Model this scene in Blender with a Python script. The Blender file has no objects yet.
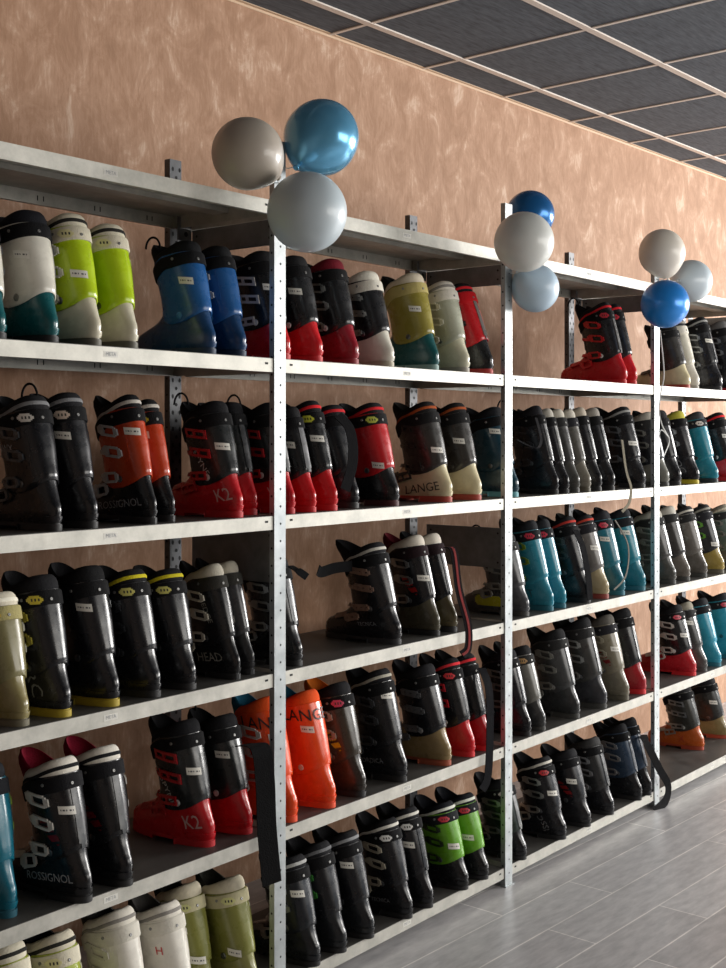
import bpy, bmesh, math, random
import numpy as np
from mathutils import Vector, Matrix
random.seed(7)
SC = bpy.context.scene
COL = SC.collection
PI = math.pi

# ------------------------------------------------------------------ camera constants (metres)
F = 1250.0; CX = 363.0; CY = 435.5           # focal length in pixels, principal column, horizon row
TH = math.radians(38.35)
CT, ST = math.cos(TH), math.sin(TH)
CAM = (-2.664, -2.411, 1.64)
BAY = 1.24; H0 = 0.45
SHZ = [2.311 - H0 * i for i in range(5)] + [.070]     # shelf heights, top to bottom

def solve_x(px, wy):
    """world x of a point seen in column px that stands at depth wy"""
    k = (px - CX) / F; py = wy - CAM[1]
    return CAM[0] + py * (CT + k * ST) / (ST - k * CT)
def depth(wx, wy):
    return (wx - CAM[0]) * CT + (wy - CAM[1]) * ST
def at(px, py, wy):
    x = solve_x(px, wy)
    return Vector((x, wy, CAM[2] + (CY - py) * depth(x, wy) / F))

# ------------------------------------------------------------------ materials
def lin(h):
    h = h.lstrip('#'); v = [int(h[i:i+2], 16) / 255 for i in (0, 2, 4)]
    return tuple((c / 12.92 if c <= .04045 else ((c + .055) / 1.055) ** 2.4) for c in v) + (1,)
_M = {}
def mat(hexc, rough=.35, metal=0.0, coat=0.0, var=.12, scale=35, bump=0.0, spec=.5):
    key = (hexc, rough, metal, coat, var, scale, bump)
    if key in _M: return _M[key]
    m = bpy.data.materials.new('finish_' + hexc.lstrip('#')); m.use_nodes = True
    nt = m.node_tree; b = nt.nodes['Principled BSDF']
    b.inputs['Metallic'].default_value = metal
    b.inputs['Coat Weight'].default_value = coat
    b.inputs['Specular IOR Level'].default_value = spec; b.inputs['Coat Roughness'].default_value = .12
    tc = nt.nodes.new('ShaderNodeTexCoord'); n = nt.nodes.new('ShaderNodeTexNoise')
    n.inputs['Scale'].default_value = scale; n.inputs['Detail'].default_value = 5
    nt.links.new(tc.outputs['Object'], n.inputs['Vector'])
    mx = nt.nodes.new('ShaderNodeMix'); mx.data_type = 'RGBA'
    c = lin(hexc)
    mx.inputs[6].default_value = tuple(x * (1 - var) for x in c[:3]) + (1,)
    mx.inputs[7].default_value = tuple(min(1, x * (1 + var) + .004) for x in c[:3]) + (1,)
    nt.links.new(n.outputs['Fac'], mx.inputs[0]); nt.links.new(mx.outputs[2], b.inputs['Base Color'])
    mr = nt.nodes.new('ShaderNodeMapRange')
    mr.inputs['From Min'].default_value = .3; mr.inputs['From Max'].default_value = .75
    mr.inputs['To Min'].default_value = max(.03, rough - .08); mr.inputs['To Max'].default_value = min(1, rough + .14)
    nt.links.new(n.outputs['Fac'], mr.inputs['Value']); nt.links.new(mr.outputs[0], b.inputs['Roughness'])
    if bump:
        bp = nt.nodes.new('ShaderNodeBump'); bp.inputs['Strength'].default_value = bump; bp.inputs['Distance'].default_value = .004
        n2 = nt.nodes.new('ShaderNodeTexNoise'); n2.inputs['Scale'].default_value = 260
        nt.links.new(tc.outputs['Object'], n2.inputs['Vector'])
        nt.links.new(n2.outputs['Fac'], bp.inputs['Height']); nt.links.new(bp.outputs[0], b.inputs['Normal'])
    _M[key] = m
    return m
def plastic(h): return mat(h, .27, 0, .12, .14, 30, 0, .38)
def dark(h, f):
    return '#' + ''.join('%02x' % int(int(h.lstrip('#')[i:i+2], 16) * f) for i in (0, 2, 4))
def fabric(h): return mat(h, .88, 0, 0, .18, 60, .4, .15)
def metal(h, r=.3): return mat(h, r, .9, 0, .12, 60)
def flat(h, r=.55): return mat(h, r, 0, 0, .05, 40)

# ------------------------------------------------------------------ mesh helpers
def new_mesh(name, verts, faces, mi=None, smooth=35):
    me = bpy.data.meshes.new(name)
    me.from_pydata([tuple(map(float, v)) for v in verts], [], [tuple(f) for f in faces])
    if mi: me.polygons.foreach_set('material_index', mi)
    bm = bmesh.new(); bm.from_mesh(me)
    bmesh.ops.remove_doubles(bm, verts=bm.verts, dist=1e-6)
    bmesh.ops.recalc_face_normals(bm, faces=bm.faces)
    bm.to_mesh(me); bm.free()
    if smooth:
        me.shade_smooth(); me.set_sharp_from_angle(angle=math.radians(smooth))
    me.update()
    return me
def put(name, me, mats, parent=None):
    if not isinstance(mats, (list, tuple)): mats = [mats]
    while len(me.materials) < len(mats): me.materials.append(None)
    o = bpy.data.objects.new(name, me); COL.objects.link(o)
    for i, m in enumerate(mats):
        o.material_slots[i].link = 'OBJECT'; o.material_slots[i].material = m
    if parent: o.parent = parent
    return o
def tag(o, label=None, cat=None, group=None, kind=None):
    if label: o['label'] = label
    if cat: o['category'] = cat
    if group: o['group'] = group
    if kind: o['kind'] = kind
    return o
def empty(name, loc, rz=0):
    o = bpy.data.objects.new(name, None); COL.objects.link(o)
    o.location = loc; o.rotation_euler = (0, 0, rz); o.empty_display_size = .05
    return o
class MB:
    def __init__(s): s.v = []; s.f = []; s.mi = []
    def add(s, v, f, mi=0):
        b = len(s.v); s.v += [tuple(p) for p in v]; s.f += [tuple(i + b for i in q) for q in f]; s.mi += [mi] * len(f)
    def box(s, a, b, mi=0):
        (x0, y0, z0), (x1, y1, z1) = a, b
        s.add([(x0,y0,z0),(x1,y0,z0),(x1,y1,z0),(x0,y1,z0),(x0,y0,z1),(x1,y0,z1),(x1,y1,z1),(x0,y1,z1)],
              [(0,3,2,1),(4,5,6,7),(0,1,5,4),(1,2,6,5),(2,3,7,6),(3,0,4,7)], mi)
    def disc(s, c, u, w, r, n=8, mi=0):
        c, u, w = Vector(c), Vector(u), Vector(w)
        s.add([c + u * r * math.cos(2*PI*i/n) + w * r * math.sin(2*PI*i/n) for i in range(n)], [tuple(range(n))], mi)
    def mesh(s, name, smooth=35): return new_mesh(name, s.v, s.f, s.mi, smooth)
def loft(rings, cap0=True, cap1=True, mb=None, mi=0):
    mb = mb or MB(); n = len(rings[0]); v = [p for r in rings for p in r]; f = []
    for i in range(len(rings) - 1):
        for j in range(n):
            a = i*n + j; b = i*n + (j+1) % n
            f.append((a, b, b+n, a+n))
    if cap0: f.append(tuple(range(n-1, -1, -1)))
    if cap1: f.append(tuple((len(rings)-1)*n + j for j in range(n)))
    mb.add(v, f, mi); return mb
def tube(pts, r, n=8, mb=None):
    pts = [Vector(p) for p in pts]; rings = []; up = None
    for i, p in enumerate(pts):
        t = (pts[min(i+1, len(pts)-1)] - pts[max(i-1, 0)]).normalized()
        if up is None: up = Vector((0, 0, 1)) if abs(t.z) < .9 else Vector((1, 0, 0))
        a = t.cross(up).normalized(); up = a.cross(t).normalized()
        rings.append([p + a*r*math.cos(2*PI*k/n) + up*r*math.sin(2*PI*k/n) for k in range(n)])
    return loft(rings, mb=mb)
def smooth_path(pts, n=8):
    pts = [Vector(p) for p in pts]; out = []
    for i in range(len(pts) - 1):
        p0, p1, p2, p3 = pts[max(i-1, 0)], pts[i], pts[i+1], pts[min(i+2, len(pts)-1)]
        for k in range(n):
            t = k / n
            out.append(.5*((2*p1)+(p2-p0)*t+(2*p0-5*p1+4*p2-p3)*t*t+(3*p1-p0-3*p2+p3)*t**3))
    return out + [pts[-1]]
def ribbon(pts, wdir, w, th=.003, mb=None):
    pts = smooth_path(pts); rings = []
    wd = Vector(wdir).normalized()
    for i, p in enumerate(pts):
        t = (pts[min(i+1, len(pts)-1)] - pts[max(i-1, 0)]).normalized()
        a = (wd - t * wd.dot(t)).normalized(); n = t.cross(a).normalized()
        rings.append([p + a*w/2 + n*th/2, p - a*w/2 + n*th/2, p - a*w/2 - n*th/2, p + a*w/2 - n*th/2])
    return loft(rings, mb=mb)
def text_polys(s, size):
    cu = bpy.data.curves.new('lettering', 'FONT'); cu.body = s; cu.size = size; cu.align_x = 'CENTER'; cu.align_y = 'CENTER'
    cu.resolution_u = 2
    o = bpy.data.objects.new('lettering', cu); COL.objects.link(o)
    bpy.context.view_layer.update()
    me = bpy.data.meshes.new_from_object(o.evaluated_get(bpy.context.evaluated_depsgraph_get()))
    bm = bmesh.new(); bm.from_mesh(me); bmesh.ops.triangulate(bm, faces=bm.faces)
    for _ in range(2):
        long = [e for e in bm.edges if e.calc_length() > .012]
        if not long: break
        bmesh.ops.subdivide_edges(bm, edges=long, cuts=1)
    bmesh.ops.triangulate(bm, faces=bm.faces)
    bm.verts.index_update()
    v = [tuple(x.co) for x in bm.verts]; f = [tuple(q.index for q in p.verts) for p in bm.faces]
    bm.free(); bpy.data.objects.remove(o); bpy.data.meshes.remove(me); bpy.data.curves.remove(cu)
    return v, f

# ------------------------------------------------------------------ ski boot surface
_CP = np.array([  # z, back x, front x, half width
 (0.000, .010, .292, .044), (.012, .003, .300, .047), (.030, -.003, .302, .050), (.050, -.005, .299, .051), (.063, -.002, .290, .050),
 (.073, .004, .270, .048), (.084, .009, .240, .047), (.096, .015, .212, .0455), (.112, .021, .192, .0435), (.135, .026, .180, .043),
 (.165, .034, .183, .0455), (.205, .044, .193, .050), (.250, .057, .208, .053), (.300, .072, .225, .056), (.345, .085, .239, .057), (.40, .098, .252, .057)])
class Surf:
    def __init__(s, H, wsc, lean=0.0):
        s.H = H; s.k = H / .335; s.w = wsc; s.l = .55 + .45 * s.k; s.lean = lean; s.cache = {}
    def P(s, th, z):
        th = np.asarray(th, float); z = np.asarray(z, float)
        zz = z / s.k
        xb = np.interp(zz, _CP[:,0], _CP[:,1]); xf = np.interp(zz, _CP[:,0], _CP[:,2]); w = np.interp(zz, _CP[:,0], _CP[:,3])
        c, sn = np.cos(th), np.sin(th); e = 2 / 2.35
        cc = np.sign(c) * np.abs(c) ** e; ss = np.sign(sn) * np.abs(sn) ** e
        x = (xb + xf) / 2 + (xf - xb) / 2 * cc
        heel = .74 + .26 * np.clip((x - .01) / .17, 0, 1) ** 1.2
        f = np.clip((zz - .06) / .08, 0, 1)
        y = w * s.w * ss * (heel * (1 - f) + f)
        x = x * s.l + s.lean * np.clip(z - .12, 0, None)
        return np.stack([x, y, z + 0 * x], -1)
    def N(s, th, z):
        e = 1e-3
        a = s.P(th + e, z) - s.P(th - e, z); b = s.P(th, z + e) - s.P(th, z - e)
        n = np.cross(a, b); l = np.linalg.norm(n, axis=-1, keepdims=True); l[l < 1e-12] = 1
        return n / l
    def Q(s, th, z, off):
        return s.P(th, z) + s.N(th, z) * np.asarray(off)[..., None]
    def theta(s, sv, z):
        """angle at signed arc length sv from the back centreline (positive toward the boot's left side)"""
        key = round(float(z), 3)
        if key not in s.cache:
            t = np.linspace(PI, 0, 121); p = s.P(t, np.full(121, key))
            d = np.concatenate([[0], np.cumsum(np.linalg.norm(np.diff(p, axis=0), axis=1))]); s.cache[key] = (d, t)
        d, t = s.cache[key]
        a = np.interp(abs(sv), d, t)
        return a if sv >= 0 else 2 * PI - a
    def pt(s, sv, z, off):
        th = s.theta(sv, z)
        return s.Q(np.array([th]), np.array([z]), np.array([off]))[0]
    def patch(s, s0, s1, z0, z1, ns, nz, off, thick, mask=None, slope=0.0, mb=None, mi=None):
        mb = mb or MB(); g = {}
        def vert(i, j, layer):
            sv = s0 + (s1 - s0) * i / ns; z = z0 + (z1 - z0) * j / nz + slope * (sv - (s0 + s1) / 2)
            return s.pt(sv, z, off + (thick if layer else 0))
        V = []; Fc = []; MI = []
        def idx(i, j, l):
            if (i, j, l) not in g: g[(i, j, l)] = len(V); V.append(vert(i, j, l))
            return g[(i, j, l)]
        keep = lambda i, j: 0 <= i < ns and 0 <= j < nz and (mask is None or mask(i, j))
        for i in range(ns):
            for j in range(nz):
                if not keep(i, j): continue
                Fc.append((idx(i,j,1), idx(i+1,j,1), idx(i+1,j+1,1), idx(i,j+1,1))); MI.append(mi(i, j) if mi else 0)
                for (di, dj, a, b) in ((-1,0,(i,j),(i,j+1)), (1,0,(i+1,j+1),(i+1,j)), (0,-1,(i+1,j),(i,j)), (0,1,(i,j+1),(i+1,j+1))):
                    if not keep(i+di, j+dj):
                        Fc.append((idx(*a,0), idx(*b,0), idx(*b,1), idx(*a,1))); MI.append(0)
        b = len(mb.v); mb.v += V; mb.f += [tuple(q + b for q in f) for f in Fc]; mb.mi += MI
        return mb
    def ring(s, zf, off, n=44):
        th = np.linspace(0, 2*PI, n, endpoint=False)
        z = zf(th) if callable(zf) else np.full(n, zf)
        return s.Q(th, z, np.full(n, off) if np.isscalar(off) else off(th))

_SURF = {}; _MESH = {}
def surf(H, w, lean):
    k = (H, w, lean)
    if k not in _SURF: _SURF[k] = Surf(*k)
    return _SURF[k]
def memo(key, fn):
    if key not in _MESH: _MESH[key] = fn()
    return _MESH[key]

def lower_mesh(S, low):
    zs = np.array([.016, .022, .03, .04, .05, .058, .064, .069, .074, .079, .085, .091, .098, .106, .115, .125, .136, .148]) * S.k
    rings = [S.ring(z, 0.0) for z in zs]
    mb = loft(rings)
    # moulded heel and toe ledges above the sole
    return mb.mesh('lower_shell', 50)
def sole_mesh(S):
    mb = MB(); k = S.k
    def slab(sel, z0, z1, off):
        th = np.linspace(0, 2*PI, 44, endpoint=False)
        p = S.P(th, np.full(44, .012 * k)); n = S.N(th, np.full(44, .02 * k)); n[:, 2] = 0
        p = p + n * off
        x = p[:, 0]; x = np.clip(x, *sel); q = p.copy(); q[:, 0] = x
        lo = q.copy(); lo[:, 2] = z0; hi = q.copy(); hi[:, 2] = z1; top = hi.copy(); top[:,2] = z1
        loft([list(lo), list(hi)], mb=mb)
    slab((-1, 1), .009 * k, .019 * k, .0025)
    slab((-1, .095 * S.l), 0, .016 * k, .0065)
    slab((.185 * S.l, 1), 0, .011 * k, .002)
    return mb.mesh('sole', 30)
def cuff_fn(S, low):
    k = S.k
    def zb(th):
        c = np.cos(th)
        return k * (.088 * low + .036 * np.clip(-c, 0, 1) ** 1.5 + .06 * np.clip(c, 0, 1) ** 1.5)
    def zt(th):
        c = np.cos(th)
        return S.H - .050*k - .040*k * np.clip(c, 0, 1) + .012*k * np.clip(-c, 0, 1)
    return zb, zt
def cuff_mesh(S, low):
    zb, zt = cuff_fn(S, low); rings = []
    rings.append(S.ring(lambda t: zb(t) + .004, -.002)); rings.append(S.ring(zb, .003))
    for v in np.linspace(0, 1, 12): rings.append(S.ring(lambda t, v=v: zb(t)*(1-v) + zt(t)*v + (.002 if v == 0 else 0), .0055 if 0 < v < 1 else .005))
    rings.append(S.ring(lambda t: zt(t) + .001, .003)); rings.append(S.ring(lambda t: zt(t) - .004, -.001)); rings.append(S.ring(lambda t: zt(t) - .03, -.003))
    return loft(rings, False, False).mesh('cuff', 45)
def liner_top(S):
    k = S.k
    def zl(th):
        c = np.cos(th)
        b = np.clip(-c, 0, 1); f = np.clip(c, 0, 1)
        return S.H - .030*k*(1 - b)**1.25 - .042*k*f**1.3
    return zl
def liner_mesh(S, puff):
    zl = liner_top(S); k = S.k; rings = []
    rings.append(S.ring(lambda t: zl(t) - .075*k, -.004))
    for v, off in ((.055, -.003), (.042, .001*puff), (.030, .0035*puff), (.019, .0035*puff), (.010, .001*puff), (.003, -.004), (0, -.010), (.003, -.016), (.012, -.021), (.04, -.023), (.1, -.024)):
        rings.append(S.ring(lambda t, v=v: zl(t) - v*k, off))
    return loft(rings, False, True).mesh('liner', 60)
def piping_mesh(S, puff, wid):
    zl = liner_top(S); k = S.k; o = .004*puff + .0005
    r = [S.ring(lambda t: zl(t) - .018*k - wid, o - .003), S.ring(lambda t: zl(t) - .018*k - wid, o), S.ring(lambda t: zl(t) - .018*k - wid/2, o + .0015), S.ring(lambda t: zl(t) - .018*k, o), S.ring(lambda t: zl(t) - .018*k, o - .003)]
    return loft(r, False, False).mesh('piping', 60)
def tongue_mesh(S, fwd):
    k = S.k; rows = []; nv = 11; nu = 13; z0 = S.H - .13*k; z1 = S.H - .008*k
    pts = {}
    for layer, o in ((0, 0.0), (1, .016)):
        for j in range(nv):
            v = j / (nv - 1)
            half = 1.75 * (1 - .30 * max(0, (v - .6) / .4) ** 2.5)
            for i in range(nu):
                u = -1 + 2 * i / (nu - 1)
                z = z0 + (z1 - z0) * v - .022 * k * abs(u)**2.5 * v
                p = S.Q(np.array([u * half]), np.array([z]), np.array([-.018 + o * (1 - .55 * u*u) * (1 if v < .8 else max(.25, 1 - ((v-.8)/.2)**2*.75))]))[0]
                p = p + np.array([fwd * v*v * (1 - .8*abs(u)), 0, 0]); pts[(layer, j, i)] = p
    V = []; ix = {}
    for key, p in pts.items(): ix[key] = len(V); V.append(p)
    Fc = []
    for l in (0, 1):
        for j in range(nv-1):
            for i in range(nu-1): Fc.append((ix[l,j,i], ix[l,j,i+1], ix[l,j+1,i+1], ix[l,j+1,i]))
    for j in range(nv-1):
        for i in (0, nu-1): Fc.append((ix[0,j,i], ix[0,j+1,i], ix[1,j+1,i], ix[1,j,i]))
    for i in range(nu-1):
        for j in (0, nv-1): Fc.append((ix[0,j,i], ix[0,j,i+1], ix[1,j,i+1], ix[1,j,i]))
    return new_mesh('tongue', V, Fc, None, 60)
def strap_mesh(S):
    k = S.k; _, zt = cuff_fn(S, 1)
    def zc(t): return zt(t) - .020*k + .002*np.cos(2*t)
    h = .017*k
    r = [S.ring(lambda t: zc(t)-h, .003), S.ring(lambda t: zc(t)-h, .0085), S.ring(lambda t: zc(t)-h*.8, .0098), S.ring(lambda t: zc(t)+h*.8, .0098), S.ring(lambda t: zc(t)+h, .0085), S.ring(lambda t: zc(t)+h, .002)]
    return loft(r, False, False).mesh('power_strap', 40)
def buckle_mesh(S, z, s0, s1, style, sgn, slope):
    mb = MB(); k = S.k
    a, b = sorted((sgn*s0, sgn*s1))
    if style == 0:      # open loop lever with a pointed end
        ns, nz = 12, 9; hh = .0145*k
        def mask(i, j):
            ii = i if sgn > 0 else ns-1-i
            if (ii in (0, 11) and j in (0, 1, 7, 8)) or (ii in (1, 10) and j in (0, 8)): return False
            return not (2 <= ii <= 7 and 2 <= j <= 6)
        S.patch(a, b, z-hh, z+hh, ns, nz, .0075, .0055, mask, slope*sgn, mb)
    elif style == 1:    # slim toothed lever
        hh = .011*k
        S.patch(a, b, z-hh, z+hh, 10, 5, .007, .006, lambda i, j: not (i % 3 == 1 and j == 2) and not (i in (0, 9) and j in (0, 4)), slope*sgn, mb)
    else:               # two bars joined at the ends
        hh = .013*k
        S.patch(a, b, z-hh, z+hh, 10, 7, .007, .005, lambda i, j: j in (0, 1, 5, 6) and not (i == 0 and j in (0, 6)) or i in (0, 9, 5) , slope*sgn, mb)
    # ladder strap running round the front under the lever
    c = sgn * (s1 + .028*k); a2, b2 = sorted((sgn*(s1 - .005), sgn*(s1 + .05*k)))
    S.patch(a2, b2, z-.006*k, z+.006*k, 8, 2, .005, .004, None, slope*sgn, mb)
    return mb.mesh('buckle', 30)
def disc_on(S, sv, z, r, off, th, mb=None, n=12):
    mb = mb or MB(); t = S.theta(sv, z)
    c = Vector(S.pt(sv, z, off)); nn = Vector(S.N(np.array([t]), np.array([z]))[0])
    u = nn.cross(Vector((0, 0, 1))).normalized(); w = u.cross(nn)
    def ring(rr, h): return [c + nn*h + u*rr*math.cos(2*PI*i/n) + w*rr*math.sin(2*PI*i/n) for i in range(n)]
    return loft([ring(r, -.004), ring(r, th*.6), ring(r*.8, th), ring(r*.45, th), ring(r*.4, th*.5)], True, True, mb)
def loop_mesh(S, front):
    k = S.k; z = S.H - .012*k
    pts = []
    if front: c = S.P(np.array([0.]), np.array([z]))[0] + np.array([.012, 0, .012])
    else: c = S.P(np.array([PI]), np.array([z]))[0] + np.array([.016, 0, 0])
    for i in range(13):
        a = PI * i / 12
        pts.append((c[0] + .022*math.cos(a)*(1 if front else .35) , c[1] + .020*math.cos(a) * (.35 if front else 1), c[2] - .012 + .034*k*math.sin(a)))
    return tube(smooth_path(pts, 2), .0032, 6).mesh('pull_loop', 60)

BLK = '#15161a'
DEF = dict(sh=BLK, cu=BLK, li='#1b1b1e', to='#1b1b1e', tr=None, st='#0f0f11', bu='#8d9092', so='#141416', sp=None, pa=None,
           stk=True, side=1, style=0, text=[], low=1.0, puff=1.0, loop=False, fwd=.012, rot=0, lean=0.0, piv='#6f7275', fl=None, nb=4, wide=None, strapcol=None)

def make_boot(spec, loc, rz, H, wsc):
    c = dict(DEF); c.update(spec)
    H = round(H * 100) / 100; wsc = round(wsc * 20) / 20
    S = surf(H, wsc, c['lean']); k = S.k; hk = (H, wsc, c['lean'])
    root = empty('ski_boot', loc, rz)
    put('lower_shell', memo(('low',)+hk, lambda: lower_mesh(S, 1)), plastic(c['sh']), root)
    put('sole', memo(('sole',)+hk, lambda: sole_mesh(S)), flat(c['so'], .6), root)
    cf = put('cuff', memo(('cuff', c['low'])+hk, lambda: cuff_mesh(S, c['low'])), plastic(c['cu']), root)
    ln = put('liner', memo(('liner', c['puff'])+hk, lambda: liner_mesh(S, c['puff'])), fabric(c['li']), root)
    put('tongue', memo(('tongue', c['fwd'])+hk, lambda: tongue_mesh(S, c['fwd'])), fabric(c['to']), root)
    if c['tr']:
        put('piping', memo(('pipe', c['puff'])+hk, lambda: piping_mesh(S, c['puff'], .009)), fabric(c['tr']), ln)
    zb, zt = cuff_fn(S, c['low'])
    if c['st']:
        stp = put('power_strap', memo(('strap',)+hk, lambda: strap_mesh(S)), fabric(c['st']), root)
        zc = float(zt(np.array([2.4]))[0]) - .020*k
        if c['pa']:
            s0 = .022
            put('badge', memo(('badge',)+hk, lambda: S.patch(s0-.0, s0+.034, zc-.010*k, zc+.010*k, 10, 6, .0095, .002,
                lambda i, j: not ((i in (0, 9) and j in (0, 1, 4, 5)) or (i in (1, 8) and j in (0, 5))), mi=lambda i, j: 1 if (2 <= i <= 7 and j in (2, 3) and i % 2 == 0) else 0).mesh('badge')),
                [flat(c['pa'], .4), flat('#2a2a22')], stp)
        for rs in (.004, .068):
            rv = memo(('rivet', rs)+hk, lambda rs=rs: disc_on(S, rs, zc, .0042, .0095, .002).mesh('rivet'))
            put('rivet', rv, metal('#8d8d8b', .45), stp)
    if c['sp']:  # painted highlight: coloured strip down the back stands in for a reflection
        put('spine_highlight', memo(('spine_highlight',)+hk, lambda: S.patch(-.009, .009, .125*k, S.H-.06*k, 4, 14, .0055, .0022, lambda i, j: not (j == 0 and i in (0, 3))).mesh('spine_highlight', 50)), plastic(dark(c['sp'], .62)), cf)
    if c['stk']:
        z0 = (c['stk'] if c['stk'] is not True else .215) * k
        st_s = c.get('stk_s', .024 if c['side'] > 0 else .045)
        put('price_sticker', memo(('stk', z0, st_s)+hk, lambda: S.patch(st_s-.018, st_s+.018, z0-.0095, z0+.0095, 16, 5, .0078, .0006, None, .12, mi=lambda i, j: 1 if (1 < i < 14 and j == 2 and i not in (6, 7) and i % 3) else 0).mesh('price_sticker')),
            [flat('#dcdad0'), flat('#3a3a3c')], cf)
    sg = c['side']
    fa, fb = sorted((sg * .040, sg * .150))
    put('overlap_flap', memo(('flap', sg)+hk, lambda: S.patch(fa, fb, .150*k, .252*k, 14, 12, .0052, .0018,
        lambda i, j: not ((i in (0, 13) and j in (0, 1, 10, 11)) or (i in (1, 12) and j in (0, 11)))).mesh('overlap_flap', 40)), plastic(c['cu']), cf)
    put('heel_counter', memo(('heel',)+hk, lambda: S.patch(-.036, .085, .021*k, .036*k, 20, 3, -.001, .0042, lambda i, j: not (i in (0, 19) and j != 1)).mesh('heel_counter', 40)), plastic(c['sh']), root)
    if c['bu'] and c['nb']:
        bm_ = metal(c['bu'], .35) if c['bu'] in ('#8d9092', '#b9bab6') else plastic(c['bu'])
        sty = c['style']
        for n_, (z, a, b, sl) in enumerate([(.238, .060, .132, .12), (.184, .058, .130, .10), (.116, .085, .150, -.08), (.080, .135, .195, -.25)][:c['nb']]):
            par = cf if n_ < 2 else root
            put('buckle', memo(('bk', z, sty, sg)+hk, lambda z=z, a=a, b=b, sl=sl: buckle_mesh(S, z*k, a*(.6+.4*k), b*(.6+.4*k), sty, sg, sl)), bm_, par)
    pm = memo(('piv',)+hk, lambda: disc_on(S, .085*S.l, .113*k, .0095, .0055, .003).mesh('pivot_bolt', 40))
    put('pivot_bolt', pm, metal(c['piv']) if c['piv'].startswith('#6') else plastic(c['piv']), cf)
    if c['fl']:   # coloured flash on the cuff side
        put('flash', memo(('flash',)+hk, lambda: S.patch(.050, .100, .145*k, .185*k, 22, 16, .0062, .0008, lambda i, j: ((i - 10.5) / 11) ** 2 + ((j - 7.5) / 8) ** 2 < 1 and (i + j) % 9 < 6, .9).mesh('flash')), plastic(c['fl']), cf)
    if c.get('toe'):
        put('toe_cap', memo(('toe',)+hk, lambda: S.patch(.10, .225, .034*k, .074*k, 20, 8, -.001, .004, lambda i, j: not ((i in (0, 19) and j in (0, 1, 6, 7)) or (i in (1, 18) and j in (0, 7)))).mesh('toe_cap', 40)), plastic(c['toe']), root)
    if c['loop']:
        put('pull_loop', memo(('loop', c['loop'])+hk, lambda: loop_mesh(S, c['loop'] == 1)), fabric('#101012'), ln)
    for (txt, size, sv, z, colr, rot, off) in c['text']:
        v, f = text_polys(txt, size*k); r = math.radians(rot); V = []
        for (x, y, _) in v:
            xx = x*math.cos(r) - y*math.sin(r); yy = x*math.sin(r) + y*math.cos(r)
            V.append(S.pt(sv*k - xx, max(.012, z*k + yy), off + .0012))
        put('lettering', new_mesh('lettering', V, f, None, 0), flat(colr, .45), cf if off > .003 else root)
    return root, S, c

# ------------------------------------------------------------------ room shell
WA = math.radians(-2.08); WO = Vector((1.112, .746, 0))
def w2l(p):  # world -> room-local
    return Matrix.Rotation(-WA, 3, 'Z') @ (Vector(p) - WO)
CZ = 3.219
def room_obj(name, mb, m):
    o = put(name, mb.mesh(name, 0), m); o.location = WO; o.rotation_euler = (0, 0, WA); o['kind'] = 'structure'; return o
def nodes(name):
    m = bpy.data.materials.new(name); m.use_nodes = True; nt = m.node_tree
    return m, nt, nt.nodes['Principled BSDF'], nt.nodes.new('ShaderNodeTexCoord')
def ramp(nt, stops):
    r = nt.nodes.new('ShaderNodeValToRGB'); e = r.color_ramp.elements
    while len(e) < len(stops): e.new(.5)
    for q, (p, c) in zip(e, stops): q.position = p; q.color = c if len(c) == 4 else c + (1,)
    return r
# plaster wall
mw, nt, b, tc = nodes('brushed_plaster')
mp = nt.nodes.new('ShaderNodeMapping'); mp.inputs['Scale'].default_value = (6, 6, 3.6)
n1 = nt.nodes.new('ShaderNodeTexNoise'); n1.inputs['Scale'].default_value = 1.6; n1.inputs['Detail'].default_value = 8; n1.inputs['Roughness'].default_value = .68; n1.inputs['Distortion'].default_value = .6
mp2 = nt.nodes.new('ShaderNodeMapping'); mp2.inputs['Scale'].default_value = (70, 70, 14)
n2 = nt.nodes.new('ShaderNodeTexNoise'); n2.inputs['Scale'].default_value = 1.5; n2.inputs['Detail'].default_value = 4
n3 = nt.nodes.new('ShaderNodeTexNoise'); n3.inputs['Scale'].default_value = .9; n3.inputs['Detail'].default_value = 2
for a_, b_ in ((tc.outputs['Object'], mp.inputs[0]), (tc.outputs['Object'], mp2.inputs[0]), (mp.outputs[0], n1.inputs['Vector']), (mp2.outputs[0], n2.inputs['Vector']), (tc.outputs['Object'], n3.inputs['Vector'])): nt.links.new(a_, b_)
ad = nt.nodes.new('ShaderNodeMath'); ad.operation = 'MULTIPLY_ADD'; ad.inputs[1].default_value = .30
nt.links.new(n2.outputs['Fac'], ad.inputs[0]); nt.links.new(n1.outputs['Fac'], ad.inputs[2])
rp = ramp(nt, [(.44, lin('#997357')), (.60, lin('#a67f63')), (.72, lin('#b48e73')), (.84, lin('#ccae97'))])
nt.links.new(ad.outputs[0], rp.inputs[0])
nt.links.new(rp.outputs[0], b.inputs['Base Color']); b.inputs['Roughness'].default_value = .75
bp = nt.nodes.new('ShaderNodeBump'); bp.inputs['Strength'].default_value = .25; bp.inputs['Distance'].default_value = .01
nt.links.new(n1.outputs['Fac'], bp.inputs['Height']); nt.links.new(bp.outputs[0], b.inputs['Normal'])
mb = MB(); mb.box((-5, 0, 0), (11, .12, CZ)); room_obj('wall_back', mb, mw)
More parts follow.
